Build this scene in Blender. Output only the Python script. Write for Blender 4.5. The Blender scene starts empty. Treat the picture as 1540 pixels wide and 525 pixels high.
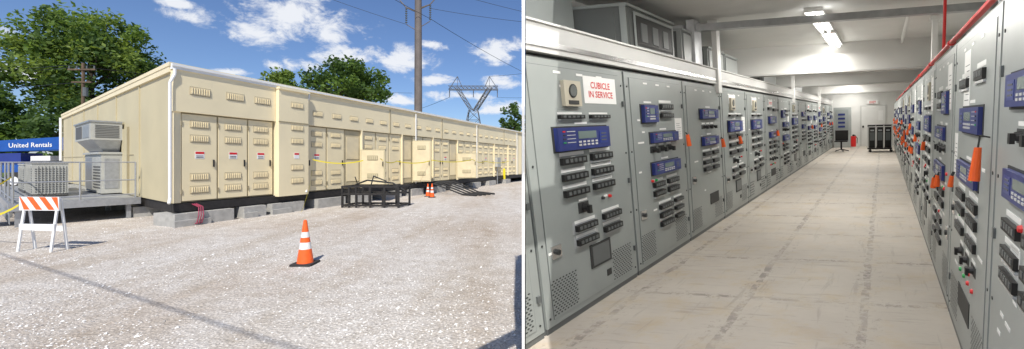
import bpy, bmesh, math, random
from mathutils import Vector, Matrix, noise
V=Vector
S=bpy.context.scene
R=random.Random(7)
# ------------------------------------------------------------ materials
def mat(name,col,rough=.6,metal=0,var=.08,scale=3,bump=0,bscale=40,spec=.5,emit=0,col2=None,detail=6):
    m=bpy.data.materials.new(name); m.use_nodes=True
    nt=m.node_tree; b=nt.nodes['Principled BSDF']
    b.inputs['Roughness'].default_value=rough; b.inputs['Metallic'].default_value=metal
    b.inputs['Specular IOR Level'].default_value=spec
    tc=nt.nodes.new('ShaderNodeTexCoord')
    n=nt.nodes.new('ShaderNodeTexNoise'); n.inputs['Scale'].default_value=scale; n.inputs['Detail'].default_value=detail
    nt.links.new(tc.outputs['Object'],n.inputs['Vector'])
    r=nt.nodes.new('ShaderNodeValToRGB')
    c2=col2 or [min(1,c*(1+var)) for c in col]
    r.color_ramp.elements[0].color=[c*(1-var) for c in col]+[1] if not col2 else list(col)+[1]
    r.color_ramp.elements[1].color=list(c2)+[1]
    r.color_ramp.elements[0].position=.3; r.color_ramp.elements[1].position=.7
    nt.links.new(n.outputs['Fac'],r.inputs['Fac']); nt.links.new(r.outputs['Color'],b.inputs['Base Color'])
    if bump:
        n2=nt.nodes.new('ShaderNodeTexNoise'); n2.inputs['Scale'].default_value=bscale; n2.inputs['Detail'].default_value=5
        nt.links.new(tc.outputs['Object'],n2.inputs['Vector'])
        bp=nt.nodes.new('ShaderNodeBump'); bp.inputs['Strength'].default_value=bump; bp.inputs['Distance'].default_value=.03
        nt.links.new(n2.outputs['Fac'],bp.inputs['Height']); nt.links.new(bp.outputs['Normal'],b.inputs['Normal'])
    if emit:
        b.inputs['Emission Color'].default_value=(1,.98,.93,1); b.inputs['Emission Strength'].default_value=emit
    return m
M={}
def dm(k,*a,**kw): M[k]=mat(k,*a,**kw)
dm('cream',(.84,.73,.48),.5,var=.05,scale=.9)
dm('cream_shaded',(.56,.49,.31),.55,var=.06,scale=.8)  # darker copy of cream, the end wall's shade put into the colour
dm('cream_door',(.82,.71,.46),.5,var=.04,scale=2)
dm('seam',(.34,.29,.18),.7)
dm('recess',(.50,.43,.27),.7)
dm('ventm',(.70,.60,.39),.5)
dm('white',(.8,.8,.78),.4,var=.04)
dm('offwhite',(.58,.58,.56),.45,var=.04)
dm('black',(.012,.012,.012),.5)
dm('blacksteel',(.02,.018,.017),.6,var=.4,scale=8)
dm('concrete',(.40,.39,.36),.85,var=.15,scale=6,bump=.3)
dm('galv',(.42,.43,.44),.42,.6,var=.12,scale=9)
dm('hvac',(.44,.44,.40),.5,var=.08)
dm('hvac_dark',(.10,.10,.10),.6)
dm('orange',(.9,.13,.02),.45,var=.08,scale=14)
dm('red',(.7,.02,.02),.45)
dm('blue',(.01,.08,.34),.35)
dm('darkblue',(.02,.04,.22),.35)
dm('relayblue',(.022,.035,.17),.4)
dm('lcd',(.16,.21,.20),.25)
dm('yellow',(.75,.62,.02),.5)
dm('wood',(.12,.08,.05),.85,var=.3,scale=5)
dm('steelpole',(.13,.11,.10),.65,var=.15,scale=1.5)
dm('lattice',(.10,.10,.11),.6)
dm('bark',(.07,.055,.04),.9,var=.3,scale=6)
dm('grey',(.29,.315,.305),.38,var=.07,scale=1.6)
dm('greylit',(.35,.375,.365),.38,var=.07,scale=1.9)  # cabinet grey with the right row's brighter lighting put into the colour
dm('greymid',(.11,.12,.115),.45)
dm('greydk',(.11,.12,.12),.45)
dm('slot',(.03,.032,.032),.6)
dm('clear',(.42,.44,.45),.12,spec=.8)
dm('paper',(.82,.82,.80),.6,var=.03)
dm('wallwhite',(.72,.72,.695),.6,var=.03)
dm('steelbr',(.6,.6,.6),.25,.9)
dm('green',(.02,.35,.08),.4)
dm('tube',(1,1,1),.5,emit=9)
dm('beige',(.5,.46,.36),.5)
dm('rubber',(.03,.03,.03),.8)
dm('cablered',(.30,.04,.08),.5)
def leafmat(name,c1,c2):
    m=mat(name,c1,.6,var=.1,scale=.9,col2=c2,detail=3)
    m.node_tree.nodes['Principled BSDF'].inputs['Specular IOR Level'].default_value=.25
    nt=m.node_tree; b=nt.nodes['Principled BSDF']; o=nt.nodes['Material Output']
    t=nt.nodes.new('ShaderNodeBsdfTranslucent'); t.inputs['Color'].default_value=(c2[0]*1.6,c2[1]*1.6,c2[2],1)
    mx=nt.nodes.new('ShaderNodeMixShader'); mx.inputs[0].default_value=.35
    nt.links.new(b.outputs[0],mx.inputs[1]); nt.links.new(t.outputs[0],mx.inputs[2]); nt.links.new(mx.outputs[0],o.inputs['Surface'])
    M[name]=m
leafmat('leafA',(.075,.14,.028),(.16,.24,.05)); leafmat('leafB',(.04,.08,.022),(.09,.15,.04)); leafmat('leafC',(.12,.18,.04),(.21,.28,.06))
# ------------------------------------------------------------ mesh builder
class MB:
    def __init__(s): s.v=[];s.f=[];s.m=[];s.k=[]
    def mi(s,k):
        if k not in s.k: s.k.append(k)
        return s.k.index(k)
    def poly(s,pts,k):
        i=len(s.v); s.v+= [tuple(p) for p in pts]; s.f.append(tuple(range(i,i+len(pts)))); s.m.append(s.mi(k))
    def box(s,F,x0,x1,y0,y1,z0,z1,k):
        i=len(s.v)
        for z in(z0,z1):
            for x,y in((x0,y0),(x1,y0),(x1,y1),(x0,y1)): s.v.append(tuple(F(x,y,z)))
        for q in((0,3,2,1),(4,5,6,7),(0,1,5,4),(1,2,6,5),(2,3,7,6),(3,0,4,7)):
            s.f.append(tuple(i+j for j in q)); s.m.append(s.mi(k))
    def cyl(s,p0,p1,r0,r1=None,k='galv',n=8,caps=True):
        r1=r0 if r1 is None else r1
        p0=V(p0);p1=V(p1); d=(p1-p0).normalized()
        a=d.orthogonal().normalized(); b=d.cross(a); i=len(s.v)
        for p,r in((p0,r0),(p1,r1)):
            for j in range(n):
                t=2*math.pi*j/n; s.v.append(tuple(p+a*(r*math.cos(t))+b*(r*math.sin(t))))
        m=s.mi(k)
        for j in range(n):
            s.f.append((i+j,i+(j+1)%n,i+n+(j+1)%n,i+n+j)); s.m.append(m)
        if caps:
            s.f.append(tuple(range(i+n-1,i-1,-1))); s.m.append(m); s.f.append(tuple(range(i+n,i+2*n))); s.m.append(m)
    def tube(s,pts,r,k,n=6):
        for a,b in zip(pts,pts[1:]): s.cyl(a,b,r,r,k,n)
    def lathe(s,c,prof,k,n=24):
        for (r0,z0),(r1,z1),kk in zip(prof,prof[1:],k):
            s.cyl(V(c)+V((0,0,z0)),V(c)+V((0,0,z1)),r0,r1,kk,n,False)
    def text(s,txt,F,x,y,z,size,k,sx=1):
        cu=bpy.data.curves.new('t','FONT'); cu.body=txt; cu.size=size; cu.align_x='CENTER'; cu.resolution_u=2; cu.offset=size*.012
        o=bpy.data.objects.new('t',cu); S.collection.objects.link(o); bpy.context.view_layer.update()
        me=bpy.data.meshes.new_from_object(o.evaluated_get(bpy.context.evaluated_depsgraph_get()))
        for p in me.polygons: s.poly([F(x+me.vertices[i].co.x*sx,y,z+me.vertices[i].co.y) for i in p.vertices],k)
        bpy.data.objects.remove(o); bpy.data.meshes.remove(me)
    def build(s,name,parent=None,clip=None,smooth=False):
        me=bpy.data.meshes.new(name); me.from_pydata(s.v,[],s.f)
        for k in s.k: me.materials.append(M[k])
        me.polygons.foreach_set('material_index',s.m)
        if clip is not None:
            bm=bmesh.new(); bm.from_mesh(me)
            bmesh.ops.bisect_plane(bm,geom=bm.verts[:]+bm.edges[:]+bm.faces[:],plane_co=clip,plane_no=V((-1,.03,0)).normalized(),clear_outer=True)
            bm.to_mesh(me); bm.free()
        me.update()
        o=bpy.data.objects.new(name,me); S.collection.objects.link(o)
        if parent: o.parent=parent
        if smooth:
            for p in me.polygons: p.use_smooth=True
        return o
def empty(name):
    o=bpy.data.objects.new(name,None); S.collection.objects.link(o); return o
W=lambda x,y,z:V((x,y,z))
def frame(o,ex,ey,ez=(0,0,1)):
    o=V(o);ex=V(ex);ey=V(ey);ez=V(ez)
    return lambda x,y,z:o+ex*x+ey*y+ez*z
# ------------------------------------------------------------ ground
g=MB(); g.poly([(-900,-300,0),(900,-300,0),(900,1500,0),(-900,1500,0)],'white')
gm=bpy.data.materials.new('gravel_ground'); gm.use_nodes=True; nt=gm.node_tree; N=nt.nodes; L=nt.links
b=N['Principled BSDF']; b.inputs['Roughness'].default_value=.95; b.inputs['Specular IOR Level'].default_value=.1
tc=N.new('ShaderNodeTexCoord')
def nz(scale,det=8,rough=.6,mp=None):
    n=N.new('ShaderNodeTexNoise'); n.inputs['Scale'].default_value=scale; n.inputs['Detail'].default_value=det; n.inputs['Roughness'].default_value=rough
    if mp:
        m=N.new('ShaderNodeMapping'); m.inputs['Scale'].default_value=mp; m.inputs['Rotation'].default_value=(0,0,.5); L.new(tc.outputs['Object'],m.inputs['Vector']); L.new(m.outputs[0],n.inputs['Vector'])
    else: L.new(tc.outputs['Object'],n.inputs['Vector'])
    return n
def ramp(src,e):
    r=N.new('ShaderNodeValToRGB')
    while len(r.color_ramp.elements)<len(e): r.color_ramp.elements.new(.5)
    for el,(p,c) in zip(r.color_ramp.elements,e): el.position=p; el.color=(*c,1)
    L.new(src,r.inputs['Fac']); return r
def mix(a,b_,fac,mode='MIX'):
    m=N.new('ShaderNodeMix'); m.data_type='RGBA'; m.blend_type=mode
    if isinstance(fac,float): m.inputs[0].default_value=fac
    else: L.new(fac,m.inputs[0])
    L.new(a,m.inputs[6]); L.new(b_,m.inputs[7]); return m.outputs[2]
big=ramp(nz(.35,7,.65,(1,.5,1)).outputs['Fac'],[(.36,(.62,.555,.48)),(.56,(.73,.70,.65))])
fine=ramp(nz(40,6,.85).outputs['Fac'],[(.32,(.42,.40,.38)),(.5,(.97,.96,.95)),(.68,(1.3,1.3,1.3))])
vor=N.new('ShaderNodeTexVoronoi'); vor.inputs['Scale'].default_value=30; L.new(tc.outputs['Object'],vor.inputs['Vector'])
vr=ramp(vor.outputs['Distance'],[(.1,(1.1,1.1,1.1)),(.6,(.70,.68,.66))])
c1=mix(big.outputs[0],fine.outputs[0],1.0,'MULTIPLY'); c1=mix(c1,vr.outputs[0],.7,'MULTIPLY')
trk=ramp(nz(.9,6,.6,(1,.14,1)).outputs['Fac'],[(.5,(1,1,1)),(.72,(.82,.77,.70))])
c1=mix(c1,trk.outputs[0],1.0,'MULTIPLY')
med=ramp(nz(3.2,7,.75).outputs['Fac'],[(.36,(.84,.81,.77)),(.6,(1.05,1.05,1.05))])
c1=mix(c1,med.outputs[0],1.0,'MULTIPLY')
L.new(c1,b.inputs['Base Color'])
bp=N.new('ShaderNodeBump'); bp.inputs['Strength'].default_value=.6; bp.inputs['Distance'].default_value=.018
L.new(vor.outputs['Distance'],bp.inputs['Height']); bp.invert=True
bp2=N.new('ShaderNodeBump'); bp2.inputs['Strength'].default_value=.6; bp2.inputs['Distance'].default_value=.06
L.new(nz(6,9,.75).outputs['Fac'],bp2.inputs['Height']); L.new(bp.outputs[0],bp2.inputs['Normal']); L.new(bp2.outputs[0],b.inputs['Normal'])
g.k=['gr']; M['gr']=gm; g.m=[0]; g.build('ground')
dm('stoneA',(.76,.74,.70),.9,var=.2,scale=20); dm('stoneB',(.42,.39,.36),.9,var=.3,scale=20)
g=MB()
for i in range(24000):
    Y=2.6+13*R.random()**1.7; X=-Y*1.4*R.random()+.02*Y
    if noise.noise(V((X*.5,Y*.5,3)))+R.uniform(-.35,.35)<-.05: continue
    r=R.uniform(.004,.013)*(2.0 if R.random()<.06 else 1); a=R.random()*6.3
    k='stoneA' if R.random()<.75 else 'stoneB'; i0=len(g.v)
    for j in range(4): g.v.append((X+r*math.cos(a+j*1.57)*R.uniform(.7,1.4),Y+r*math.sin(a+j*1.57)*R.uniform(.7,1.4),r*.15))
    g.v.append((X+r*.2,Y,r*R.uniform(.6,1)))
    for j in range(4): g.f.append((i0+j,i0+(j+1)%4,i0+4)); g.m.append(g.mi(k))
g.build('gravel')
g=MB(); g.poly([(-300,34,.004),(-30,30,.004),(-20,60,.004),(300,70,.004),(300,400,.004),(-300,400,.004)],'leafC'); g.build('grass')
# ------------------------------------------------------------ equipment building (outdoor)
C=V((-8.96,10.5,0)); U=V((.371,.928,0)).normalized(); Nn=V((.928,-.371,0)).normalized()
E=V((-.808,.589,0)).normalized(); En=V((-.589,-.808,0)).normalized()
FF=frame(C,U,Nn); FE=frame(C,E,En); FB=frame(C,U,E)
bld=empty('equipment_building')
m=MB(); m.box(FB,0,36,0,19.6,.6,4.2,'cream_shaded'); m.build('walls',bld)
m=MB(); m.box(FB,-.08,36.1,-.08,19.7,4.2,4.3,'cream'); m.build('roof',bld)
m=MB(); m.box(FB,.05,36,.08,19.5,.32,.598,'blacksteel')
m.box(FF,-.02,36,.0,.12,.36,.58,'blacksteel'); m.build('skid_beam',bld)
m=MB()
for t,w in [(-.1,1.5),(1.7,.7),(2.6,1.2),(4.4,1.3),(6.2,1.0),(8,1.2),(10,1),(12,1.2),(14.2,1),(16.5,1.2),(19,1.2),(22,1)]:
    m.box(FF,t,t+w,-.6,.33,.0,.33,'concrete')
    if t<3: m.box(FF,t-.05,t+w*.55,.33,.42,.0,.16,'concrete')
for t in (3,6,9,12,15,18): m.box(FE,t,t+1,-.6,.2,0,.31,'concrete')
m.build('foundation_blocks',bld)
fa=MB()
def vent(F,u,z,n,w=.46,h=.18,k='ventm'):
    fa.box(F,u-w/2-.012,u+w/2+.012,n,n+.004,z-h/2-.02,z+h/2+.012,'seam')
    fa.box(F,u-w/2,u+w/2,n,n+.018,z-h/2,z+h/2,k)
    nb=8
    for i in range(nb):
        x=u-w/2+.035+(w-.07)*i/(nb-1)
        fa.box(F,x-.006,x+.012,n+.018,n+.034,z-h/2+.025,z+h/2-.025,'cream_door')
        fa.box(F,x+.012,x+.028,n+.0181,n+.020,z-h/2+.025,z+h/2-.025,'seam')
def door(u0,u1,z0,z1,n,vents=(2.72,2.33,1.28,.93),sign=True,hside=1):
    fa.box(FF,u0+.014,u1-.014,n,n+.035,z0,z1,'cream_door')
    uc=(u0+u1)/2; w=min(.46,(u1-u0)*.6)
    for z in vents: vent(FF,uc,z,n+.035,w)
    hx=u1-.1 if hside>0 else u0+.1
    fa.box(FF,hx-.015,hx+.015,n+.035,n+.07,1.55,1.75,'black')
    if sign:
        fa.box(FF,uc-.12,uc+.12,n+.035,n+.041,1.78,1.98,'paper'); fa.box(FF,uc-.11,uc+.11,n+.041,n+.044,1.91,1.97,'red')
        for q in(.80,.845): fa.box(FF,uc-.09,uc+.09,n+.041,n+.044,1+q,1+q+.018,'black')
    for z in (z0+.25,z1-.25): fa.box(FF,u0-.01,u0+.025,n+.03,n+.055,z-.06,z+.06,'seam')
fa.box(FF,0,2.83,.002,.05,.6,3.02,'seam'); fa.box(FF,0,.16,.05,.10,.6,3.02,'cream')
fa.box(FF,-.03,2.85,.003,.16,3.02,4.18,'cream')
for a_,b_ in((.17,1.08),(1.1,1.96),(1.98,2.8)): door(a_,b_,.64,2.98,.052)
for u in (.6,1.55,2.4): vent(FF,u,3.62,.16,.5,.2)
fa.box(FF,-.06,2.86,.05,.2,4.12,4.2,'white')
fa.box(FF,2.86,4.0,.003,.30,.55,4.12,'cream'); fa.box(FF,2.84,4.02,.1,.36,4.08,4.15,'cream')
fa.box(FF,2.85,3.99,.30,.32,3.0,3.03,'seam')
for z in (3.62,2.85,2.4,1.5,1.05): vent(FF,3.55,z,.30,.46,.18)
fa.box(FF,3.42,3.62,.30,.308,1.8,2.0,'paper'); fa.box(FF,3.43,3.61,.308,.311,1.93,1.99,'red')
fa.box(FF,4.05,24.6,.003,.04,.6,3.0,'seam'); fa.box(FF,4.02,24.8,.003,.14,3.0,4.10,'cream'); fa.box(FF,4.02,24.85,.003,.17,4.10,4.16,'cream_door')
u=4.12; i=0; open_doors=[]
while u<24.2:
    w=.86
    op=i in(2,6,11)
    if not op: door(u,u+w,.64,2.96,.045,hside=1 if i%2 else -1,sign=(i%2==0))
    else:
        fa.box(FF,u,u+w,.041,.06,.66,2.94,'recess'); open_doors.append(u)
        fa.box(FF,u+.1,u+w-.1,.06,.075,.9,1.7,'cream_door'); fa.box(FF,u+.1,u+w-.1,.06,.075,1.8,2.7,'ventm')
    vent(FF,u+.43,3.45,.14,.42,.18)
    if i%3==0: fa.box(FF,u-.04,u+.02,.002,.16,.6,3.0,'cream')
    if i%5==4: fa.box(FF,u+w,u+w+.03,.14,.17,3.0,4.1,'seam')
    u+=w+.04; i+=1
fa.box(FF,24.8,36,.003,.03,.6,3.9,'cream')
for k in range(12): fa.box(FF,25+k*.9,25.04+k*.9,.03,.06,.6,3.9,'cream_door')
fa.build('facade_panels',bld)
fa=MB()
for u,wd,zt in zip(open_doors,(1.05,.95,1.2),(2.2,2.75,2.2)):
    ang=math.radians(72); d=U*math.cos(ang)+Nn*math.sin(ang)
    Fd=frame(C+U*(u+.86)+Nn*.1,d.normalized(),(U*math.sin(ang)*-1+Nn*math.cos(ang)))
    fa.box(Fd,0,wd,-.03,.03,.7,zt,'cream_shaded')
    fa.box(Fd,.05,wd-.05,.03,.045,.75,zt-.05,'ventm')
    for z in(1.1,zt-.35):
        fa.box(Fd,wd*.3-.02,wd*.7+.02,.045,.05,z-.1,z+.1,'seam')
        fa.box(Fd,wd*.3,wd*.7,.05,.07,z-.08,z+.08,'cream_shaded')
        for q in range(5): fa.box(Fd,wd*.32+q*wd*.075,wd*.34+q*wd*.075,.07,.08,z-.06,z+.06,'seam')
    fa.box(Fd,wd-.09,wd-.06,.045,.09,1.5,1.7,'black')
fa.build('open_doors',bld)
m=MB()
for s in (3.2,6.4,9.8,13,16.3): m.box(FE,s,s+.05,.002,.03,.6,4.15,'cream_shaded')
m.box(FE,4.6,5.4,.002,.05,.62,2.8,'cream_shaded'); m.box(FE,4.56,4.6,.002,.06,.6,2.85,'seam')
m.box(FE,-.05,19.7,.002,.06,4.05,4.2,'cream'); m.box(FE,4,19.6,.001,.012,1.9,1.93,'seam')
m.build('end_trim',bld)
m=MB()
for u0,n in((-.03,.2),(4.06,.26)):
    P=lambda a,b,c:FF(u0+a,n+b,c)
    m.tube([P(0,0,4.12),P(0,.0,3.98),P(-.1,-.02,3.75),P(-.1,-.02,.75),P(-.16,.05,.62)],.036,'white',8)
m.tube([FE(19.5,.1,4.1),FE(19.5,.1,.6)],.06,'white',6)
for u in (10.5,17.3,24.7): m.tube([FF(u,.22,4.1),FF(u,.22,.6)],.03,'white',6)
m.box(FF,-.1,25,.17,.23,4.19,4.25,'white'); m.build('gutter_and_downspouts',bld)
m=MB(); m.box(FF,20.4,21.0,.1,.35,1.3,2.0,'hvac'); m.cyl(FF(20.7,.2,0),FF(20.7,.2,1.3),.04,k='galv'); m.build('electrical_box')
m=MB()
for k in range(3):
    m.tube([FF(.42+.05*k,.1,.55),FF(.42+.05*k,.40,.48),FF(.38+.06*k,.47,.25),FF(.34+.06*k,.46,.06),FF(.30+.06*k,.36,.02)],.014,'cablered',7)
m.build('power_cable')
m=MB()
for k in range(5):
    pts=[FF(11.0+.5*k,.25,.6),FF(11.1+.5*k,.9,.55),FF(11.3+.5*k,1.6,.3),FF(11.2+.45*k,2.5,.05),FF(11.0+.3*k,3.4+.1*k,.05)]
    m.tube(pts,.042,'rubber',6)
m.build('black_hose')
# ------------------------------------------------------------ deck with railing and hvac
dk=empty('service_platform'); m=MB()
m.box(FE,2.9,15,.05,2.5,.52,.6,'galv')
for s in range(13):
    m.box(FE,2.95+s,3.0+s,.1,2.45,.6,.612,'hvac')
m.box(FE,2.88,15,2.5,2.56,.42,.62,'galv'); m.box(FE,2.84,2.9,.05,2.56,.42,.62,'galv')
for s in(3,6,9,12,15):
    for n in(.3,2.4): m.box(FE,s-.05,s+.05,n-.05,n+.05,0,.52,'galv')
m.build('deck',dk); m=MB()
rp=[(2.95,.15),(2.95,1.3),(2.95,2.48),(4.6,2.48),(6.2,2.48),(8.5,2.48),(11,2.48),(14.8,2.48)]
for a_ in rp: m.cyl(FE(*a_,.5),FE(*a_,1.68),.022,k='galv')
for a_,b_ in zip(rp,rp[1:]):
    for z in(1.68,1.15,.72): m.cyl(FE(*a_,z),FE(*b_,z),.018,k='galv')
m.build('railing',dk); m=MB()
Fs=frame(FE(3.0,2.6,0),En,-E)
for k in range(4):
    m.box(Fs,.05+.28*k,.36+.28*k,-1.5,-.3,.42-.14*k,.46-.14*k,'galv')
for y in(-1.5,-.3):
    m.cyl(Fs(.05,y,1.6),Fs(1.5,y,.95),.02,k='galv'); m.cyl(Fs(1.5,y,.95),Fs(1.5,y,0),.02,k='galv'); m.cyl(Fs(.05,y,1.1),Fs(1.5,y,.45),.02,k='galv')
for k in range(26): m.cyl(FE(3.0+k*.18,2.53,.08),FE(3.09+k*.18,2.53,.44),.006,k='galv',n=4); m.cyl(FE(3.18+k*.18,2.53,.08),FE(3.09+k*.18,2.53,.44),.006,k='galv',n=4)
m.build('steps',dk)
def hv(name,s,n,w,d,z,h):
    m=MB(); F=frame(FE(s,n,z),E,En)
    m.box(F,0,w,0,d,0,h,'hvac'); m.box(F,-.02,w+.02,-.02,d+.02,h,h+.05,'hvac'); m.box(F,.0,w,-.01,d+.01,-.0,.08,'hvac_dark')
    for k in range(11):
        zz=.14+k*(h-.25)/11
        m.box(F,.06,w-.06,d,d+.015,zz,zz+.02,'hvac_dark'); m.box(F,-.015,0,.06,d-.06,zz,zz+.02,'hvac_dark')
    for k in range(9):
        m.box(F,.05+k*(w-.1)/9,.07+k*(w-.1)/9,d+.015,d+.025,.1,h-.06,'hvac')
        m.box(F,-.024,-.015,.05+k*(d-.1)/9,.065+k*(d-.1)/9,.1,h-.06,'hvac')
    m.cyl(F(w/2,d/2,h+.05),F(w/2,d/2,h+.09),.33,k='hvac_dark',n=20); m.build(name)
hv('condenser_unit',5.6,1.25,1.9,.75,.62,1.02); hv('condenser_unit',8.3,1.2,2.4,.8,.62,.95)
# wall mounted air conditioner: tall cabinet, tapered duct, hood on top
m=MB(); F=frame(FE(5.3,.05,0),E,En)
m.box(F,0,3.0,0,.50,.64,1.95,'hvac'); m.box(F,-.03,3.03,0,.56,1.95,2.02,'hvac')
m.box(F,-.03,3.05,0,.75,2.42,3.0,'hvac'); m.box(F,-.06,3.08,0,.79,3.0,3.05,'galv')
bot=[F(.3,.02,2.02),F(2.7,.02,2.02),F(2.7,.4,2.02),F(.3,.4,2.02)]; top=[F(.0,.02,2.42),F(3.0,.02,2.42),F(3.0,.7,2.42),F(.0,.7,2.42)]
for i in range(4): m.poly([bot[i],bot[(i+1)%4],top[(i+1)%4],top[i]],'galv')
for k in range(8): m.box(F,.15,1.35,.50,.512,.8+k*.1,.84+k*.1,'hvac_dark'); m.box(F,-.045,-.03,.08,.65,2.5+k*.055,2.52+k*.055,'hvac_dark')
m.box(F,1.6,2.8,.50,.512,.75,1.85,'galv'); m.box(F,.2,1.4,.75,.762,2.5,2.92,'galv'); m.box(F,1.6,2.8,.75,.762,2.5,2.92,'hvac_dark')
m.box(F,-.012,0,.08,.42,.8,1.8,'galv')
m.build('wall_air_conditioner')
# ------------------------------------------------------------ barricade
m=MB(); F=frame((-8.98,7.6,0),V((1,-.08,0)).normalized(),V((-.08,-1,0)).normalized())
for x in(-.36,.33):
    for y in(.10,-.16):
        yt=-.02 if y>0 else -.05
        Fl=lambda p,q,z,y=y,yt=yt: F(p,(y+(yt-y)*z/1.0)+q,z)
        m.box(Fl,x,x+.045,-.012,.012,0,1.0,'white')
m.box(F,-.42,.42,.0,.025,.77,1.03,'white'); m.box(F,-.36,.38,.05,.07,.40,.52,'white'); m.box(F,-.36,.36,-.14,-.12,.36,.46,'white')
for k in range(-1,4):
    x=-.42+k*.26
    pts=[(x,.785),(x+.13,.785),(x-.07,1.025),(x-.2,1.025)]
    pts=[(max(-.415,min(.415,p+.1)),q) for p,q in pts]
    m.poly([F(p,.0265,q) for p,q in pts],'orange')
m.build('striped_barricade')
# ------------------------------------------------------------ cones
dm('reflect',(.75,.75,.73),.35,var=.1,scale=12)
def cone(x,y,s=1.0):
    m=MB(); m.box(W,x-.17*s,x+.17*s,y-.17*s,y+.17*s,.005,.035*s,'rubber')
    R0=lambda z:(.135-.108*z/.72)*s
    zs=[.03,.05,.26,.37,.45,.54,.72]; ks=['orange','orange','reflect','orange','reflect','orange']
    m.lathe((x,y,0),[(R0(z),z*s) for z in zs],ks,28); m.cyl((x,y,.72*s),(x,y,.735*s),.027*s,.02*s,'orange',16)
    o=m.build('traffic_cone')
    for p in o.data.polygons: p.use_smooth=(len(p.vertices)==4 and abs(p.normal.z)<.5 and p.material_index!=0)
cone(-3.42,6.6)
c=FF(9.7,1.7,0); cone(c.x,c.y,.9); c=FF(10.1,1.2,0); cone(c.x,c.y,.85)
# ------------------------------------------------------------ black steel rack
m=MB(); F=frame((-6.25,14.7,0),V((1,-.05,0)).normalized(),V((.2,1,0)).normalized())
for y in(0,.9):
    for z in(.08,.50,.78): m.box(F,0,2.1,y-.03,y+.03,z-.035,z+.035,'blacksteel')
    for x in(0,.26,.52,1.05,1.58,2.1): m.box(F,x-.03,x+.03,y-.031,y+.031,.0,.8,'blacksteel')
for x in(0,.7,1.4,2.1):
    for z in(.08,.78): m.box(F,x-.031,x+.031,0,.9,z-.03,z+.03,'blacksteel')
m.cyl(F(.05,.9,.8),F(.3,.3,1.12),.02,k='blacksteel'); m.tube([F(.4,.2,.85),F(1.0,-.1,1.02),F(1.8,.2,.9),F(2.3,.1,.62)],.03,'rubber'); m.tube([F(.8,.5,.8),F(.9,.5,1.15),F(1.4,.5,.95)],.025,'rubber')
m.build('steel_cable_rack')
# ------------------------------------------------------------ caution tape
def tape(pts,name='caution_tape',sag=.12,w=.04):
    m=MB()
    for a,b_ in zip(pts,pts[1:]):
        a=V(a);b_=V(b_); n=10; q=[]
        for i in range(n+1):
            t=i/n; p=a.lerp(b_,t); p.z-=sag*4*t*(1-t); q.append(p)
        for p,r in zip(q,q[1:]): m.poly([p,r,r+V((0,0,w)),p+V((0,0,w))],'yellow')
    m.build(name)
tape([FF(4.1,.4,1.75),FF(5.6,1.3,1.72)]); tape([FF(4.1,.4,1.72),FF(3.9,.5,.9),FF(3.6,.6,.3),FF(3.2,.9,.02)],sag=.02)
tape([FF(6.8,1.1,1.8),FF(8.5,.6,1.7),FF(10.8,1.0,1.75),FF(14.6,1.3,1.8)]); tape([FF(14.6,1.3,1.8),FF(18,.5,1.7),FF(22,.6,1.7)])
tape([(-9.4,7.6,.85),(-11.5,8.2,.55)],sag=.15); tape([FE(3,2.48,1.3),(-11.8,8,.6)],sag=.1)
# ------------------------------------------------------------ rental boom
tr=empty('blue_boom_lift'); m=MB(); F=frame((-31.5,22.6,0),V((1,.12,.03)),V((-.12,1,0)))
m.poly([F(-3,0,2.15),F(5.7,0,2.25),F(5.8,0,2.85),F(5.2,0,2.98),F(-3,0,2.6)],'blue'); m.box(F,-3,5.7,.02,.8,2.2,2.7,'blue')
m.text('United Rentals',F,3.7,-.02,2.42,.37,'white')
m.box(F,-3,3.5,.05,1.2,1.0,1.5,'blue'); m.box(F,.5,3.2,0,1.2,1.5,2.1,'darkblue'); m.box(F,3.6,4.6,.1,1.0,.5,1.9,'white')
m.build('boom',tr); m=MB()
for x in(-2,0.2,3,4.6): m.cyl(F(x,-.15,.5),F(x,.25,.5),.5,k='rubber',n=18); m.cyl(F(x,-.17,.5),F(x,-.14,.5),.25,k='white',n=14)
m.build('wheels',tr)
# ------------------------------------------------------------ trees
def tree(name,x,y,H,cw,ch,n,ls,keys,lean=0,seed=1,dep=None):
    r=random.Random(seed); t=empty(name); m=MB(); zc=H-ch/2; dep=dep or cw
    m.cyl((x,y,0),(x+lean*.3,y,zc*.6),cw*.05,cw*.035,'bark',9); top=V((x+lean*.5,y,zc+ch*.15)); m.cyl((x+lean*.3,y,zc*.6),top,cw*.035,cw*.01,'bark',8)
    cl=[]
    for i in range(int(36+cw*4)):
        while 1:
            p=V((r.uniform(-1,1),r.uniform(-1,1),r.uniform(-1,1)))
            if .35<p.length<1: break
        f=1-.25*max(0,p.z)**2
        c=V((x+lean+p.x*cw/2*f*.92,y+p.y*dep/2*f,zc+p.z*ch/2*.93)); cl.append((c,r.uniform(.08,.17)*cw,r.choice(keys)))
    for c,rr,k in cl[:16]:
        s=V((x+lean*.3,y,zc*.6)).lerp(top,r.random()); mid=s.lerp(c,.5)+V((0,0,-.05*ch)); m.cyl(s,mid,cw*.014,cw*.008,'bark',5); m.cyl(mid,c,cw*.008,cw*.003,'bark',5)
    m.build('trunk',t); m=MB()
    for c,rr,k in cl:
        for j in range(n//len(cl)):
            d=V((r.gauss(0,1),r.gauss(0,1),r.gauss(0,.8))); d=d.normalized()*rr*r.random()**.45
            p=c+d; s=ls*r.uniform(.5,1.2); a=V((r.uniform(-1,1),r.uniform(-1,1),r.uniform(-.6,.6))).normalized()*s; b_=a.orthogonal().normalized(); b_=(Matrix.Rotation(r.random()*6.3,3,a)@b_)*s*.6
            m.poly([p-a,p+b_*.8,p+a,p-b_],k if r.random()<.8 else r.choice(keys))
    m.build('crown',t)
tree('deciduous_tree',-42.3,40,17.8,12,14.5,24000,.25,['leafA','leafB','leafC'],seed=3)
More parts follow.
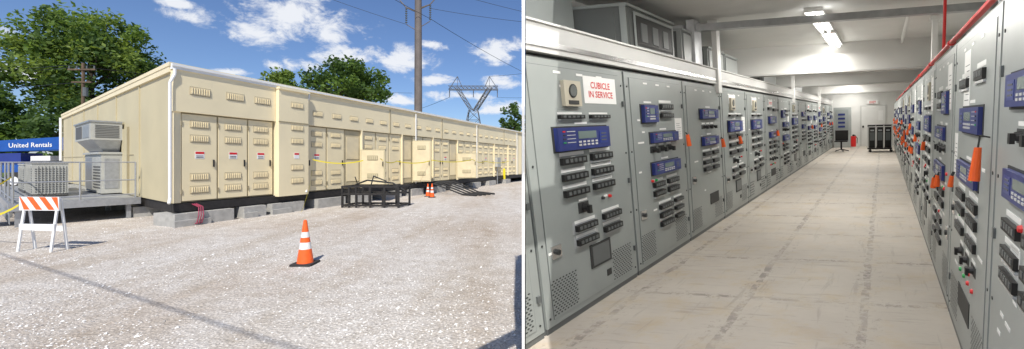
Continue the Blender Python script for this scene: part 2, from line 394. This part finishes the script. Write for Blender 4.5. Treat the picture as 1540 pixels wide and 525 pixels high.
tree('deciduous_tree',-54,41,9.8,7,8,6000,.27,['leafB','leafA'],seed=4)
tree('deciduous_tree',-44,33,5.5,6,5,3500,.26,['leafB','leafA'],seed=14)
tree('deciduous_tree',-37,34,6.6,7,5,3500,.26,['leafB'],seed=15)
tree('deciduous_tree',-52,36,6.4,9,6,4000,.28,['leafB','leafA'],seed=16)
tree('deciduous_tree',-22.6,55,15.7,11.2,8,8000,.30,['leafA','leafB'],seed=5)
tree('deciduous_tree',-34.2,60,15.6,6.8,7,3500,.33,['leafC','leafA'],seed=6)
tree('deciduous_tree',0.2,50,9.2,4,7,2500,.25,['leafB'],seed=8)
m=MB(); rr=random.Random(5)
for i in range(9000):
    x=rr.uniform(-110,40); y=95+rr.uniform(-4,4); h=4+2.5*noise.noise(V((x*.1,0,0)))+1.5*noise.noise(V((x*.5,0,5)))
    p=V((x,y,h*rr.random())); s=.7; a=V((rr.uniform(-1,1),rr.uniform(-1,1),rr.uniform(-1,1)))*s; b_=a.orthogonal().normalized()*s*.6
    m.poly([p-a,p+b_,p+a,p-b_],'leafB' if rr.random()<.6 else 'leafA')
m.build('distant_tree_line')
# ------------------------------------------------------------ poles & wires
m=MB(); px,py=-11.75,50
m.cyl((px,py,0),(px,py,34),.52,.38,'steelpole',14)
for z,sx in((21.4,1),(21.0,-1),(25.5,1),(25.5,-1)):
    m.cyl((px,py,z-.6),(px+sx*1.5,py,z),.14,.07,'steelpole',6); m.cyl((px+sx*1.5,py,z),(px+sx*2.3,py,z+.9),.07,k='steelpole',n=5)
    e=V((px+sx*1.5,py,z))
    for k in range(7): m.cyl(e+V((0,0,-.15-k*.28)),e+V((0,0,-.28-k*.28)),.16,.09,'greydk',8)
    m.cyl(e+V((0,0,-2.1)),(px,py,z-3.0),.05,k='steelpole',n=5)
m.build('steel_transmission_pole')
m=MB()
m.cyl((-34.4,32,0),(-34.4,32,9.6),.15,.10,'wood',9)
m.box(W,-35.5,-33.3,31.85,31.97,9.0,9.12,'wood'); m.box(W,-35.2,-33.6,31.85,31.97,8.0,8.10,'wood')
for x in(-35.4,-34.8,-34,-33.4): m.cyl((x,31.9,9.12),(x,31.9,9.35),.05,k='greydk',n=6)
m.cyl((-34.0,31.8,6.9),(-34.0,31.8,7.6),.16,k='greydk',n=10)
m.build('wooden_utility_pole')
def wire(pts,r=.03,sag=0,name='power_line'):
    m=MB()
    for a,b_ in zip(pts,pts[1:]):
        a=V(a);b_=V(b_);q=[]
        for i in range(17):
            t=i/16; p=a.lerp(b_,t); p.z-=sag*4*t*(1-t); q.append(p)
        m.tube(q,r,'black',4)
    m.build(name)
wire([(-24,42,26.5),(px+1.5,50,19.6),(8,80,17)],.03,.5)
wire([(px-1.5,50,18.9),(-36,44,26)],.025,.4)
wire([(px+1.5,py,20.9),(20,60,22)],.025,.8); wire([(px+1.5,py,23.6),(20,58,20)],.025,.6); wire([(px,py,27),(25,80,30)],.025,1)
wire([(-90,50,13),(-35.4,31.9,9.4),(-15,60,12)],.025,.5); wire([(-90,48,11.5),(-33.4,31.9,9.4)],.025,.5); wire([(-90,48,9.5),(-33.8,31.9,8.1)],.025,.4)
wire([(-33.2,13.1,7.3),(-8.6,.9,7),(-2.4,-2.2,7),(20,-13.5,7.5)],.014,0,'overhead_cable')
m=MB(); tx,ty=-8.7,90
def br(a,b_,r=.09): m.cyl((tx+a[0],ty+a[1],a[2]),(tx+b_[0],ty+b_[1],b_[2]),r,k='lattice',n=4)
def lat(p0,w0,p1,w1,nseg,d0=1,d1=1):
    q=[]
    for i in range(nseg+1):
        t=i/nseg; x=p0[0]+(p1[0]-p0[0])*t; z=p0[1]+(p1[1]-p0[1])*t; w=w0+(w1-w0)*t; d=d0+(d1-d0)*t
        q.append([(x-w,-d,z),(x+w,-d,z),(x+w,d,z),(x-w,d,z)])
    for a,b_ in zip(q,q[1:]):
        for j in range(4): br(a[j],b_[j]); br(a[j],b_[(j+1)%4],.055); br(a[(j+1)%4],b_[j],.055); br(b_[j],b_[(j+1)%4],.055)
lat((0,0),3.4,(0,13.2),1.0,6,3.4,1.0)
lat((-.4,13.2),.4,(-3.6,18.2),.5,4,1,.6); lat((.4,13.2),.4,(3.6,18.2),.5,4,1,.6)
q=[(-5.6+i*.93) for i in range(13)]
for a,b_ in zip(q,q[1:]):
    for y in(-.6,.6): br((a,y,17.9),(b_,y,17.9)); br((a,y,18.7),(b_,y,18.7),.06); br((a,y,17.9),(b_,y,18.7),.05); br((b_,y,17.9),(a,y,18.7),.05)
for sx in(-1,1):
    br((sx*5.5,0,18.0),(sx*3.6,0,20.9)); br((sx*2.6,0,18.6),(sx*3.6,0,20.9)); br((sx*3.6,0,18.6),(sx*3.6,0,20.9),.06)
for x in(-5.4,0,5.4): br((x,0,17.9),(x,0,16.2),.12)
m.build('lattice_transmission_tower')
wire([(tx-5.4,ty,16.2),(-60,160,20)],.04,2); wire([(tx+5.4,ty,16.2),(20,60,14)],.03,1); wire([(tx+3.6,ty,20.9),(25,60,20)],.03,1)
for x,y in((-1.3,34.5),(-.6,31)):
    m=MB(); m.cyl((x,y,0),(x,y,1.1),.1,k='yellow',n=10); m.cyl((x,y,1.1),(x,y,1.16),.1,.04,'yellow',10); m.build('safety_bollard')
# ============================================================ SWITCHGEAR ROOM
# room directions: a along the aisle, c across, v up  (floor ramps up along the aisle)
a=V((.678,.729,.0863)); c=V((.977,-.2117,.0113)); v=V((-.1208,-.1385,.983))
O=V((0,0,1.7))-v*1.6
RF=lambda A,B,H:O+a*A+c*B+v*H
nl=a.cross(v).normalized()
if nl.dot(c)<0: nl=-nl
CL=V((.012,0,0)); CLR=V((.30,0,0)); AS=-.75
room=empty('switchgear_room')
fl=MB(); fl.box(RF,AS,27.6,-3.15,1.35,-.12,0,'white')
flo=fl.build('floor',room,clip=CL)
me=flo.data; uvl=me.uv_layers.new(name='UVMap')
Mi=Matrix((a,c,v)).transposed().inverted()
for lp in me.loops:
    q=Mi@(me.vertices[lp.vertex_index].co-O); uvl.data[lp.index].uv=(q.x,q.y)
fm=bpy.data.materials.new('painted_floor'); fm.use_nodes=True; nt=fm.node_tree; N=nt.nodes; L=nt.links; b=N['Principled BSDF']
b.inputs['Roughness'].default_value=.62; b.inputs['Specular IOR Level'].default_value=.18
tc0=N.new('ShaderNodeTexCoord')
class _T: pass
tc=_T(); tc.outputs={'Object':tc0.outputs['UV']}
base=ramp(nz(1.3,5).outputs['Fac'],[(.3,(.40,.36,.315)),(.7,(.47,.43,.375))])
def mapn(scale,rot=0,det=8,ns=1,rough=.7,dist=0):
    n=N.new('ShaderNodeTexNoise'); n.inputs['Scale'].default_value=ns; n.inputs['Detail'].default_value=det; n.inputs['Roughness'].default_value=rough; n.inputs['Distortion'].default_value=dist
    mm=N.new('ShaderNodeMapping'); mm.inputs['Scale'].default_value=scale; mm.inputs['Rotation'].default_value=(0,0,rot); L.new(tc0.outputs['UV'],mm.inputs['Vector']); L.new(mm.outputs[0],n.inputs['Vector']); return n
sep=N.new('ShaderNodeSeparateXYZ'); L.new(tc0.outputs['UV'],sep.inputs[0])
def mth(op,x,y=None,z=None):
    n=N.new('ShaderNodeMath'); n.operation=op
    for i,q in enumerate((x,y,z)):
        if q is None: continue
        if isinstance(q,(int,float)): n.inputs[i].default_value=q
        else: L.new(q,n.inputs[i])
    return n.outputs[0]
def smooth(x,lo,hi):
    n=N.new('ShaderNodeMapRange'); n.inputs[1].default_value=lo; n.inputs[2].default_value=hi; L.new(x,n.inputs[0]); return n.outputs[0]
def line(coord,period,off,w):
    t=mth('FRACT',mth('ADD',mth('DIVIDE',coord,period),off)); d=mth('MULTIPLY',mth('ABSOLUTE',mth('SUBTRACT',t,.5)),period)
    return mth('LESS_THAN',d,w)
wob=mth('MULTIPLY',mth('SUBTRACT',mapn((1,1,1),0,3,2).outputs['Fac'],.5),.10)
xA=mth('ADD',sep.outputs[0],wob); xB=mth('ADD',sep.outputs[1],wob)
lA=line(xA,1.3,.2,.028); lB=line(xB,.9,.633,.03)
hA=line(xA,1.3,.2,.10); hB=line(xB,.9,.633,.13)
br1=smooth(mapn((1,1,1),0,9,8,.78).outputs['Fac'],.46,.53)
gate=smooth(mapn((1,1,1),0,3,1.1).outputs['Fac'],.42,.56)
g2=mth('ADD',mth('MULTIPLY',gate,.6),.4)
lm=mth('MULTIPLY',mth('MAXIMUM',lA,lB),mth('MULTIPLY',br1,g2))
halo=mth('MULTIPLY',mth('MULTIPLY',mth('MAXIMUM',hA,hB),smooth(mapn((1,1,1),0,9,14,.8).outputs['Fac'],.54,.60)),g2)
s1=smooth(mapn((9,.8,1),.35,8,1.2,.65,.5).outputs['Fac'],.58,.66); s2=smooth(mapn((.8,9,1),-.3,8,1.3,.65,.4).outputs['Fac'],.59,.67)
s3=smooth(mapn((14,1.6,1),.0,9,1.6,.7,.3).outputs['Fac'],.57,.66)
allm=mth('MAXIMUM',mth('MAXIMUM',lm,mth('MULTIPLY',halo,.75)),mth('MULTIPLY',mth('MAXIMUM',mth('MAXIMUM',s1,s2),s3),.4))
dark=N.new('ShaderNodeRGB'); dark.outputs[0].default_value=(.19,.17,.155,1)
yel=ramp(mapn((1,1,1),0,6,2.4).outputs['Fac'],[(.5,(1,1,1)),(.75,(1.0,.91,.74))])
L.new(mix(mix(base.outputs[0],yel.outputs[0],1.0,'MULTIPLY'),dark.outputs[0],mth('MULTIPLY',allm,.72)),b.inputs['Base Color'])
me.materials.clear(); me.materials.append(fm)
m=MB(); m.box(RF,AS,27.6,-3.16,-3.10,0,3.05,'wallwhite'); m.box(RF,AS,27.6,1.30,1.36,0,3.05,'wallwhite'); m.box(RF,27.6,27.7,-3.16,1.36,0,3.05,'wallwhite')
m.build('walls',room,clip=CL)
m=MB(); m.box(RF,AS,27.7,-3.16,1.36,3.05,3.13,'wallwhite'); m.build('ceiling',room,clip=CLR)
m=MB()
for A in(10.9,15.4,21.2): m.box(RF,A,A+.22,-3.1,1.3,2.50,3.05,'wallwhite'); m.box(RF,A-.05,A+.27,-3.1,1.3,2.47,2.50,'offwhite')
m.build('ceiling_beams',room,clip=CL)
PF=lambda x,y,z:V((.0283*y+x,y,z))
m=MB()
m.poly([PF(-.008,2.3,0),PF(-.008,4.1,0),PF(-.008,4.1,3.6),PF(-.008,2.3,2.8)],'white')
m.poly([PF(.008,2.3,0),PF(.008,4.1,0),PF(.008,4.1,3.6),PF(.008,2.3,2.8)],'white')
m.poly([PF(-.008,2.3,0),PF(.008,2.3,0),PF(.008,2.3,2.8),PF(-.008,2.3,2.8)],'white')
m.poly([PF(-.008,2.3,2.8),PF(.008,2.3,2.8),PF(.008,4.1,3.6),PF(-.008,4.1,3.6)],'white')
m.build('partition_wall',room)
m=MB(); m.box(RF,2.5,26.5,-3.0,-2.12,2.13,2.34,'offwhite'); m.box(RF,2.5,26.5,-2.125,-2.11,2.17,2.21,'steelbr'); m.box(RF,2.5,26.5,-2.3,-2.10,2.34,2.355,'wallwhite')
m.build('header_trim',room,clip=CL)
def column(A,B):
    m=MB(); m.box(RF,A,A+.16,B,B+.07,2.0,3.04,'white'); m.box(RF,A-.05,A+.2,B-.03,B+.1,2.98,3.045,'white'); m.build('support_column',clip=CL)
column(7.65,-2.16); column(14.6,-2.16); column(20.8,-2.16); column(8.6,.62)
m=MB(); m.box(RF,7.3,7.42,-3.0,1.3,2.86,2.95,'galv'); m.box(RF,7.2,7.5,-2.35,-2.25,2.2,3.0,'galv')
m.tube([RF(8,.3,2.98),RF(26,.3,2.98)],.025,'wallwhite'); m.build('conduit_strut',room,clip=CL)
def encl(A0,A1,B,H0,H1,win=False):
    m=MB(); m.box(RF,A0,A1,B-.75,B,H0,H1,'greymid'); m.box(RF,A0-.02,A1+.02,B-.76,B+.02,H1,H1+.03,'grey')
    m.box(RF,A0+.03,A1-.03,B,B+.015,H0+.03,H1-.03,'greymid' if win else 'grey')
    m.box(RF,A0-.015,A0,B-.06,B,H0,H1,'grey'); m.box(RF,A0-.012,A0,B-.68,B-.12,H0+.05,H1-.06,'greymid')
    if win:
        m.box(RF,A0+.1,A1-.1,B+.015,B+.03,H0+.05,H1-.05,'slot'); m.box(RF,A0+.16,A1-.16,B+.03,B+.035,H0+.1,H1-.1,'black')
        for k in range(3): m.box(RF,A0+.25+k*.3,A0+.4+k*.3,B+.035,B+.045,H0+.13,H1-.14,'greydk')
        for x in(A0+.1,A1-.13): m.box(RF,x,x+.03,B+.03,B+.04,H0+.04,H1-.04,'grey')
        for h in(H0+.04,H1-.07): m.box(RF,A0+.13,A1-.13,B+.03,B+.038,h,h+.03,'grey')
    m.build('equipment_enclosure',clip=CL)
encl(5.32,6.6,-2.32,2.36,2.83,True); encl(6.85,7.25,-2.3,2.36,2.80); encl(8.1,8.9,-2.35,2.36,2.72); encl(9.0,9.8,-2.35,2.36,2.7); encl(12,13.5,-2.35,2.36,2.7); encl(16,18,-2.35,2.36,2.65)
m=MB(); m.box(RF,3.2,5.1,-3.05,-2.75,2.36,2.95,'grey'); m.box(RF,3.2,5.1,-2.75,-2.70,2.45,2.52,'galv'); m.build('cable_trough',room,clip=CL)
rg=random.Random(11)
def bay(A0,A1,side,lay,hi=True):
    m=MB()
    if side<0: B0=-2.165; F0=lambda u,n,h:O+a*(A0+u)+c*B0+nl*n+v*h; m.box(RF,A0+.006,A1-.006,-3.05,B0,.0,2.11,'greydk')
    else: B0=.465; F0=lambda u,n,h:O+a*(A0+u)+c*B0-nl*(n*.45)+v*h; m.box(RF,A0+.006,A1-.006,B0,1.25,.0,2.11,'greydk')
    F=F0; w=A1-A0; base='grey' if side<0 else 'greylit'
    bx=lambda u0,u1,h0,h1,n0,n1,k:m.box(F,u0*w,u1*w,n0,n1,h0,h1,k)
    bx(.012,.988,.05,2.09,.0,.02,base); bx(.012,.988,.0,.045,0,.012,'greydk')
    bx(.068,.932,.098,2.042,.02,.0215,'greydk'); bx(.072,.928,.102,2.038,.0216,.026,base)
    for h in(.3,1.0,1.75): bx(.955,.975,h,h+.05,.02,.04,'greydk')
    for uu in(.04,.96):
        for h in(.12,.7,1.3,1.95): m.cyl(F(uu*w,.02,h),F(uu*w,.026,h),.009,k='slot',n=6)
    def relay(u,h,du=.46,dh=.2):
        bx(u-du/2-.015,u+du/2+.015,h-dh/2-.012,h+dh/2+.012,.026,.032,'slot'); bx(u-du/2,u+du/2,h-dh/2,h+dh/2,.03,.07,'relayblue')
        bx(u-du*.15,u+du*.2,h-dh*.02,h+dh*.32,.07,.074,'lcd')
        for k in range(5):
            for j in range(2): bx(u-du*.15+k*du*.08,u-du*.15+k*du*.08+du*.045,h-dh*.2-j*dh*.14,h-dh*.12-j*dh*.14,.07,.075,'offwhite')
        for k in range(4): bx(u-du*.42,u-du*.38,h+dh*.3-k*dh*.16,h+dh*.36-k*dh*.16,.07,.074,'red' if k==0 else 'green' if k==3 else 'slot'); bx(u-du*.35,u-du*.2,h+dh*.31-k*dh*.16,h+dh*.34-k*dh*.16,.07,.071,'offwhite')
        bx(u+du*.27,u+du*.44,h-dh*.3,h+dh*.3,.07,.073,'darkblue')
        for k in range(3): bx(u+du*.30,u+du*.41,h+dh*(.14-.16*k),h+dh*(.2-.16*k),.073,.076,'greydk')
        label(u,h+dh/2+.035,.12)
    def sw(u,h,du=.2,dh=.055):
        bx(u-du/2,u+du/2,h+dh*.75,h+dh*1.25,.026,.029,'paper')
        bx(u-du/2,u+du/2,h-dh/2,h+dh/2,.026,.06,'black')
        for k in range(5): bx(u-du*.42+k*du*.18,u-du*.36+k*du*.18+.01,h-dh*.2,h+dh*.3,.06,.066,'greydk')
        if rg.random()<.5: bx(u-du*.5,u+du*.5,h-dh*.85,h-dh*.6,.026,.05,'clear')
    def knob(u,h,r=.035,k='black'):
        bx(u-.05,u+.05,h-r*1.3,h+r*1.3,.026,.03,'slot'); m.cyl(F(u*w,.028,h),F(u*w,.07,h),r,r*.8,k,10); bx(u-.012,u+.012,h-r*1.3,h+r*.6,.07,.1,k); label(u,h+r*1.3+.02,.08)
    def lamp(u,h,k): m.cyl(F(u*w,.026,h),F(u*w,.05,h),.016,.012,k,8)
    def label(u,h,du=.06): bx(u-du/2,u+du/2,h-.009,h+.009,.026,.029,'paper')
    def perf(u0,u1,h0,h1):
        nx,nh=(8,14) if hi else (4,6)
        for i in range(nx):
            for j in range(nh):
                uu=u0+(u1-u0)*(i+.5*(j%2))/nx; hh=h0+(h1-h0)*j/nh; du=(u1-u0)/nx*.36; dh=(h1-h0)/nh*.36
                m.poly([F((uu-du)*w,.0275,hh),F(uu*w,.0275,hh-dh),F((uu+du)*w,.0275,hh),F(uu*w,.0275,hh+dh)],'slot')
    def tag(u,h,L_=.18,du=.05):
        m.cyl(F(u*w,.07,h+.03),F(u*w,.09,h),.008,k='slot',n=5)
        m.cyl(F(u*w,.09,h),F((u+.01)*w,.10,h-L_),.022*(du/.05),.03*(du/.05),'orange',8)
    def paper(u,h,du=.12,dh=.25,k='paper'):
        bx(u-du/2,u+du/2,h-dh/2,h+dh/2,.026,.029,k)
        for q in range(7): bx(u-du*.35,u+du*rg.uniform(.1,.38),h-dh*.36+q*dh*.1,h-dh*.345+q*dh*.1,.029,.0293,'greydk')
    def handle(u,h):
        bx(u-.04,u+.04,h-.05,h+.05,.026,.036,'steelbr'); m.cyl(F(u*w,.036,h),F(u*w,.06,h),.022,k='slot',n=8)
    perf(.08,.30,.13,.42); perf(.68,.92,.13,.42)
    for x in(.3,.5,.7): label(x,2.0)
    for q in range(6 if side<0 else 16): label(rg.uniform(.12,.88),rg.uniform(.5,1.9),rg.choice([.04,.06,.09]))
    if lay==0:
        m.box(F,.32*w,.47*w,.026,.06,1.74,1.94,'beige'); m.cyl(F(.395*w,.06,1.86),F(.395*w,.066,1.86),.055,k='slot',n=14); m.cyl(F(.395*w,.066,1.86),F(.395*w,.069,1.86),.045,k='greymid',n=14); bx(.35,.44,1.755,1.785,.06,.065,'slot')
        relay(.47,1.48,.50,.18)
        for h in(1.30,1.17,1.04): sw(.36,h+.005,.22); sw(.64,h+.01,.22)
        sw(.38,1.655,.22,.03); sw(.66,1.655,.2,.03); knob(.42,.9)
        for h in(.74,.62): sw(.42,h,.2,.05); sw(.70,h+.02,.2,.05); bx(.30,.54,h-.045,h+.06,.026,.028,'clear')
        bx(.44,.66,.34,.55,.026,.034,'slot'); bx(.46,.64,.36,.53,.034,.036,'greydk'); handle(.14,.62); lamp(.62,.93,'slot'); lamp(.70,.93,'red')
        bx(.6,.65,.2,.26,.026,.03,'slot')
    elif lay==1:
        relay(.32,1.68,.22,.18); sw(.62,1.76,.22,.06); sw(.62,1.66,.22,.05); relay(.55,1.42,.46,.11)
        for x in(.36,.5,.64): knob(x,1.29,.026)
        relay(.55,1.08,.48,.13)
        for h in(.9,.8):
            sw(.4,h,.18); sw(.66,h,.2)
        for h in(.63,.53,.43):
            sw(.5,h,.22,.05); sw(.75,h+.015,.16,.04)
        handle(.13,.62); lamp(.3,.95,'red'); lamp(.36,.95,'green')
    elif lay==2:
        relay(.6,1.68,.46,.13)
        for x in(.46,.58,.70): knob(x,1.50,.022)
        relay(.6,1.3,.42,.12)
        for h in(1.12,1.0,.9): sw(.5,h,.2,.05); sw(.74,h,.16,.05)
        handle(.14,.8); bx(.55,.8,.36,.52,.026,.034,'slot')
    else:
        sw(.3,1.8,.18); sw(.66,1.78,.2); relay(.46,1.55,.46,.15); relay(.5,1.22,.46,.12)
        for h in(1.05,.95,.82): sw(.36,h,.2); sw(.66,h,.2)
        for x in(.3,.45,.6): knob(x,.68,.024)
        for x in(.3,.4,.5,.6): lamp(x,.55,rg.choice(['red','green','slot']))
        bx(.35,.65,.28,.44,.026,.034,'slot'); handle(.88,.9)
    if side<0:
        if A0<3.5:
            bx(.53,.88,1.77,2.0,.026,.03,'paper'); m.text('CUBICLE\nIN SERVICE',F,.705*w,.032,1.90,.078,'red',1.08)
        elif rg.random()<.6: paper(.86,1.5,.14,.26)
        if 4<A0<6: tag(.93,1.42,.14)
        elif A0>6 and rg.random()<.5: tag(rg.uniform(.3,.9),1.3,.12)
        if A0>6 and rg.random()<.4: bx(.3,.55,1.85,2.0,.026,.03,'paper'); bx(.33,.52,1.9,1.915,.03,.032,'red'); bx(.33,.52,1.93,1.945,.03,.032,'red')
    else:
        paper(.62 if A0<4 else .2,1.80,.16,.36)
        if A0>4:
            for q in range(3):
                if rg.random()<.75: tag(rg.uniform(.2,.9),rg.uniform(.9,1.45),.10,.035)
        elif A0>2.5: tag(.8,1.15,.08,.025); paper(.88,1.3,.1,.3)
        for q in range(4): lamp(rg.uniform(.2,.8),rg.uniform(.6,1.2),rg.choice(['red','green','red']))
        for q in range(2): paper(rg.uniform(.2,.8),rg.uniform(.75,1.1),.1,.07)
    m.build('switchgear_cabinet',clip=CL)
A0=1.65; i=0
while A0<26:
    lay=[3,0,1,2][i] if i<4 else rg.randrange(4)
    bay(A0,A0+1.55,-1,lay,A0<9); A0+=1.55; i+=1
A0=1.1;i=0
while A0<25.5:
    bay(A0,A0+1.55,1,[2,3,1,0][i%4] if i<4 else rg.randrange(4),A0<8); A0+=1.55; i+=1
m=MB(); T=lambda A,n,h:O+a*A+c*.465-nl*n+v*h
m.cyl(T(2.80,.05,1.42),T(2.79,.06,1.25),.013,.021,'orange',12); m.tube([T(2.80,.01,1.47),T(2.80,.045,1.48),T(2.80,.05,1.42)],.004,'slot'); m.build('safety_tag')
m=MB(); Pr=lambda A,h:O+a*A+c*.50+v*h
m.tube([Pr(1.5,2.2),Pr(24,2.2)],.018,'red',10); m.tube([Pr(5.6,2.2),Pr(5.6,3.05)],.012,'red',8)
for A in(3,5,7,9,12,15): m.cyl(Pr(A,2.2)-a*.04,Pr(A,2.2)+a*.04,.026,k='red',n=10); m.tube([Pr(A,2.18),Pr(A,2.08)],.008,'galv')
m.tube([RF(1.5,.55,2.14),RF(25,.55,2.14)],.03,'steelbr'); m.build('sprinkler_pipe',clip=CL)
m=MB(); m.box(RF,1.1,25.7,.52,1.25,2.11,2.17,'offwhite'); m.build('cabinet_top_trim',room,clip=CL)
def fixt(A0,A1,B,P):
    m=MB(); m.box(RF,A0,A1,B-.11,B+.11,2.99,3.045,'white')
    for d in(-.05,.05): m.cyl(RF(A0+.05,B+d,2.965),RF(A1-.05,B+d,2.965),.02,k='tube',n=8)
    m.build('ceiling_and_fill_light')
    ld=bpy.data.lights.new('fluorescent_and_fill_lamp','AREA'); ld.shape='RECTANGLE'; ld.size=A1-A0; ld.size_y=.22; ld.energy=P; ld.color=(1,.97,.92)
    o=bpy.data.objects.new('fluorescent_and_fill_lamp',ld); S.collection.objects.link(o); o.location=RF((A0+A1)/2,B,2.92)
    o.rotation_euler=(0,0,math.atan2(a.y,a.x))
for A,P in((.9,34),(3.3,40),(7.3,46),(9.25,46),(12.8,56),(17.4,60),(19.3,50),(22.6,62),(25.3,58)): fixt(A,A+1.6,-.8,P)  # first fixture added in place of flash, last added to brighten back wall
m=MB(); D=lambda x,n,h:RF(27.58-n,x,h)
m.box(D,-1.0,.15,0,.04,0,2.08,'offwhite'); m.box(D,-.93,.08,.04,.06,0,2.02,'wallwhite'); m.box(D,-.9,-.82,.06,.1,.95,1.05,'slot'); m.box(D,-.2,0,.06,.07,1.3,1.8,'paper'); m.build('door',room)
m=MB(); m.box(D,-.7,-.2,.02,.08,2.15,2.32,'paper'); m.text('EXIT',D,-.45,.09,2.18,.14,'red'); m.build('exit_sign')
m=MB(); K=lambda x,y,z:RF(22.9+y,-.1+x,z)
m.box(K,-.46,.44,0,.7,.12,.18,'blacksteel'); m.box(K,-.46,.44,0,.7,1.1,1.16,'blacksteel')
for x in(-.44,-.16,.13,.42): m.box(K,x-.02,x+.02,0,.04,.1,1.15,'offwhite'); m.box(K,x-.02,x+.02,.66,.7,.1,1.15,'blacksteel')
for k in range(3):
    x=-.40+.285*k; m.box(K,x,x+.23,.04,.62,.2,1.06,'black'); m.box(K,x+.03,x+.2,.02,.04,.5,.85,'greydk'); m.box(K,x+.05,x+.18,.01,.02,.9,.96,'clear')
for x in(-.38,.38): m.cyl(K(x,.05,.06),K(x+.04,.05,.06),.06,k='rubber',n=10)
m.build('equipment_cart')
m=MB(); K=lambda x,y,z:RF(23.3+y,-1.55+x,z)
m.box(K,-.25,.25,-.25,.25,.45,.5,'black'); m.box(K,-.25,.25,.25,.3,.5,.95,'black'); m.cyl(K(0,0,.1),K(0,0,.45),.03,k='black')
for q in range(5): m.cyl(K(0,0,.12),K(.28*math.cos(q*1.257),.28*math.sin(q*1.257),.05),.02,k='black',n=5)
m.build('office_chair')
m=MB(); K=lambda x,y,z:RF(25.6+y,-1.2+x,z)
m.cyl(K(0,0,.1),K(0,0,.6),.1,k='red',n=12); m.cyl(K(0,0,.6),K(0,0,.68),.05,.03,'slot'); m.tube([K(.05,0,.66),K(.16,0,.5),K(.15,0,.25)],.015,'black'); m.build('fire_extinguisher')
m=MB(); K=lambda x,y,z:RF(26.6+y,-2.1+x,z); m.box(K,0,.75,0,.5,0,2.0,'greylit'); m.box(K,.1,.65,-.02,0,.9,1.9,'grey')
for k in range(4): m.box(K,.2,.5,-.04,-.02,1+.2*k,1.1+.2*k,'relayblue')
m.build('control_cabinet')
# ------------------------------------------------------------ sun, sky
el=math.radians(49); sx,sy=.015,-1.0
sd=V((sx*math.cos(el),sy*math.cos(el),math.sin(el)))
ld=bpy.data.lights.new('sun','SUN'); ld.energy=5.0; ld.angle=math.radians(.5); ld.color=(1,.955,.89)
o=bpy.data.objects.new('sun',ld); S.collection.objects.link(o); o.rotation_euler=sd.to_track_quat('Z','Y').to_euler()
w=bpy.data.worlds.new('World'); S.world=w; w.use_nodes=True; nt=w.node_tree; N=nt.nodes; L=nt.links
bg=N['Background']; bg.inputs['Strength'].default_value=.105
sk=N.new('ShaderNodeTexSky'); sk.sky_type='NISHITA'; sk.sun_disc=False; sk.sun_elevation=el; sk.sun_rotation=math.atan2(sx,sy); sk.ozone_density=2.5; sk.air_density=1.0; sk.dust_density=.3
tcw=N.new('ShaderNodeTexCoord'); G=tcw.outputs['Generated']
def vm(op,x,y):
    n=N.new('ShaderNodeVectorMath'); n.operation=op
    for i,q in enumerate((x,y)):
        if isinstance(q,tuple): n.inputs[i].default_value=q
        elif q is not None: L.new(q,n.inputs[i])
    return n
# cloud centres: directions (x,y,z) and angular half sizes
acc=None
for cx,cy,rx,ry in [(450,25,90,32),(385,52,38,20),(290,28,34,14),(265,5,25,9),(530,85,45,15),(440,98,30,10),(605,88,42,18),(745,75,40,18),(600,150,32,9),(760,125,34,10),(690,145,40,8),(20,108,28,15),(5,48,24,12),(655,68,22,7),(650,120,30,8),(345,108,22,6),(750,165,40,12)]:
    d=V((cx-770,600,243-cy)); nn=d.length; d.normalize()
    s=vm('SUBTRACT',G,tuple(d)); mu=vm('MULTIPLY',s.outputs[0],(nn/rx*.8,nn/rx*.8,nn/ry*.9)); le=vm('LENGTH',mu.outputs[0],None)
    q=mth('MAXIMUM',mth('SUBTRACT',1.25,le.outputs['Value']),0)
    acc=q if acc is None else mth('MAXIMUM',acc,q)
mpn=vm('MULTIPLY',G,(1,1,1.8))
n1=N.new('ShaderNodeTexNoise'); n1.inputs['Scale'].default_value=13; n1.inputs['Detail'].default_value=11; n1.inputs['Roughness'].default_value=.66; n1.inputs['Distortion'].default_value=.3; L.new(mpn.outputs[0],n1.inputs['Vector'])
val=mth('ADD',mth('MULTIPLY',acc,.46),mth('MULTIPLY',mth('SUBTRACT',n1.outputs['Fac'],.5),1.7))
cl=N.new('ShaderNodeMapRange'); cl.inputs[1].default_value=.12; cl.inputs[2].default_value=.50; cl.interpolation_type='SMOOTHSTEP'; L.new(val,cl.inputs[0])
fac=mth('MULTIPLY',mth('MULTIPLY',cl.outputs[0],mth('MINIMUM',mth('MULTIPLY',acc,5),1)),.93)
tint=N.new('ShaderNodeMix'); tint.data_type='RGBA'; tint.blend_type='MULTIPLY'; tint.inputs[0].default_value=1; L.new(sk.outputs[0],tint.inputs[6]); tint.inputs[7].default_value=(.80,.90,1.12,1)
ccol=N.new('ShaderNodeRGB'); ccol.outputs[0].default_value=(8.6,8.8,9.2,1)
L.new(mix(tint.outputs[2],ccol.outputs[0],fac),bg.inputs['Color'])
# ------------------------------------------------------------ camera
cd=bpy.data.cameras.new('camera'); cd.sensor_width=36; cd.lens=36*600/1540; cd.shift_y=-19.5/1540; cd.clip_start=.05; cd.clip_end=3000
co=bpy.data.objects.new('camera',cd); S.collection.objects.link(co); co.location=(0,0,1.7); co.rotation_euler=(math.radians(90),0,0); S.camera=co
S.view_settings.view_transform='Standard'; S.view_settings.look='None'; S.view_settings.exposure=0
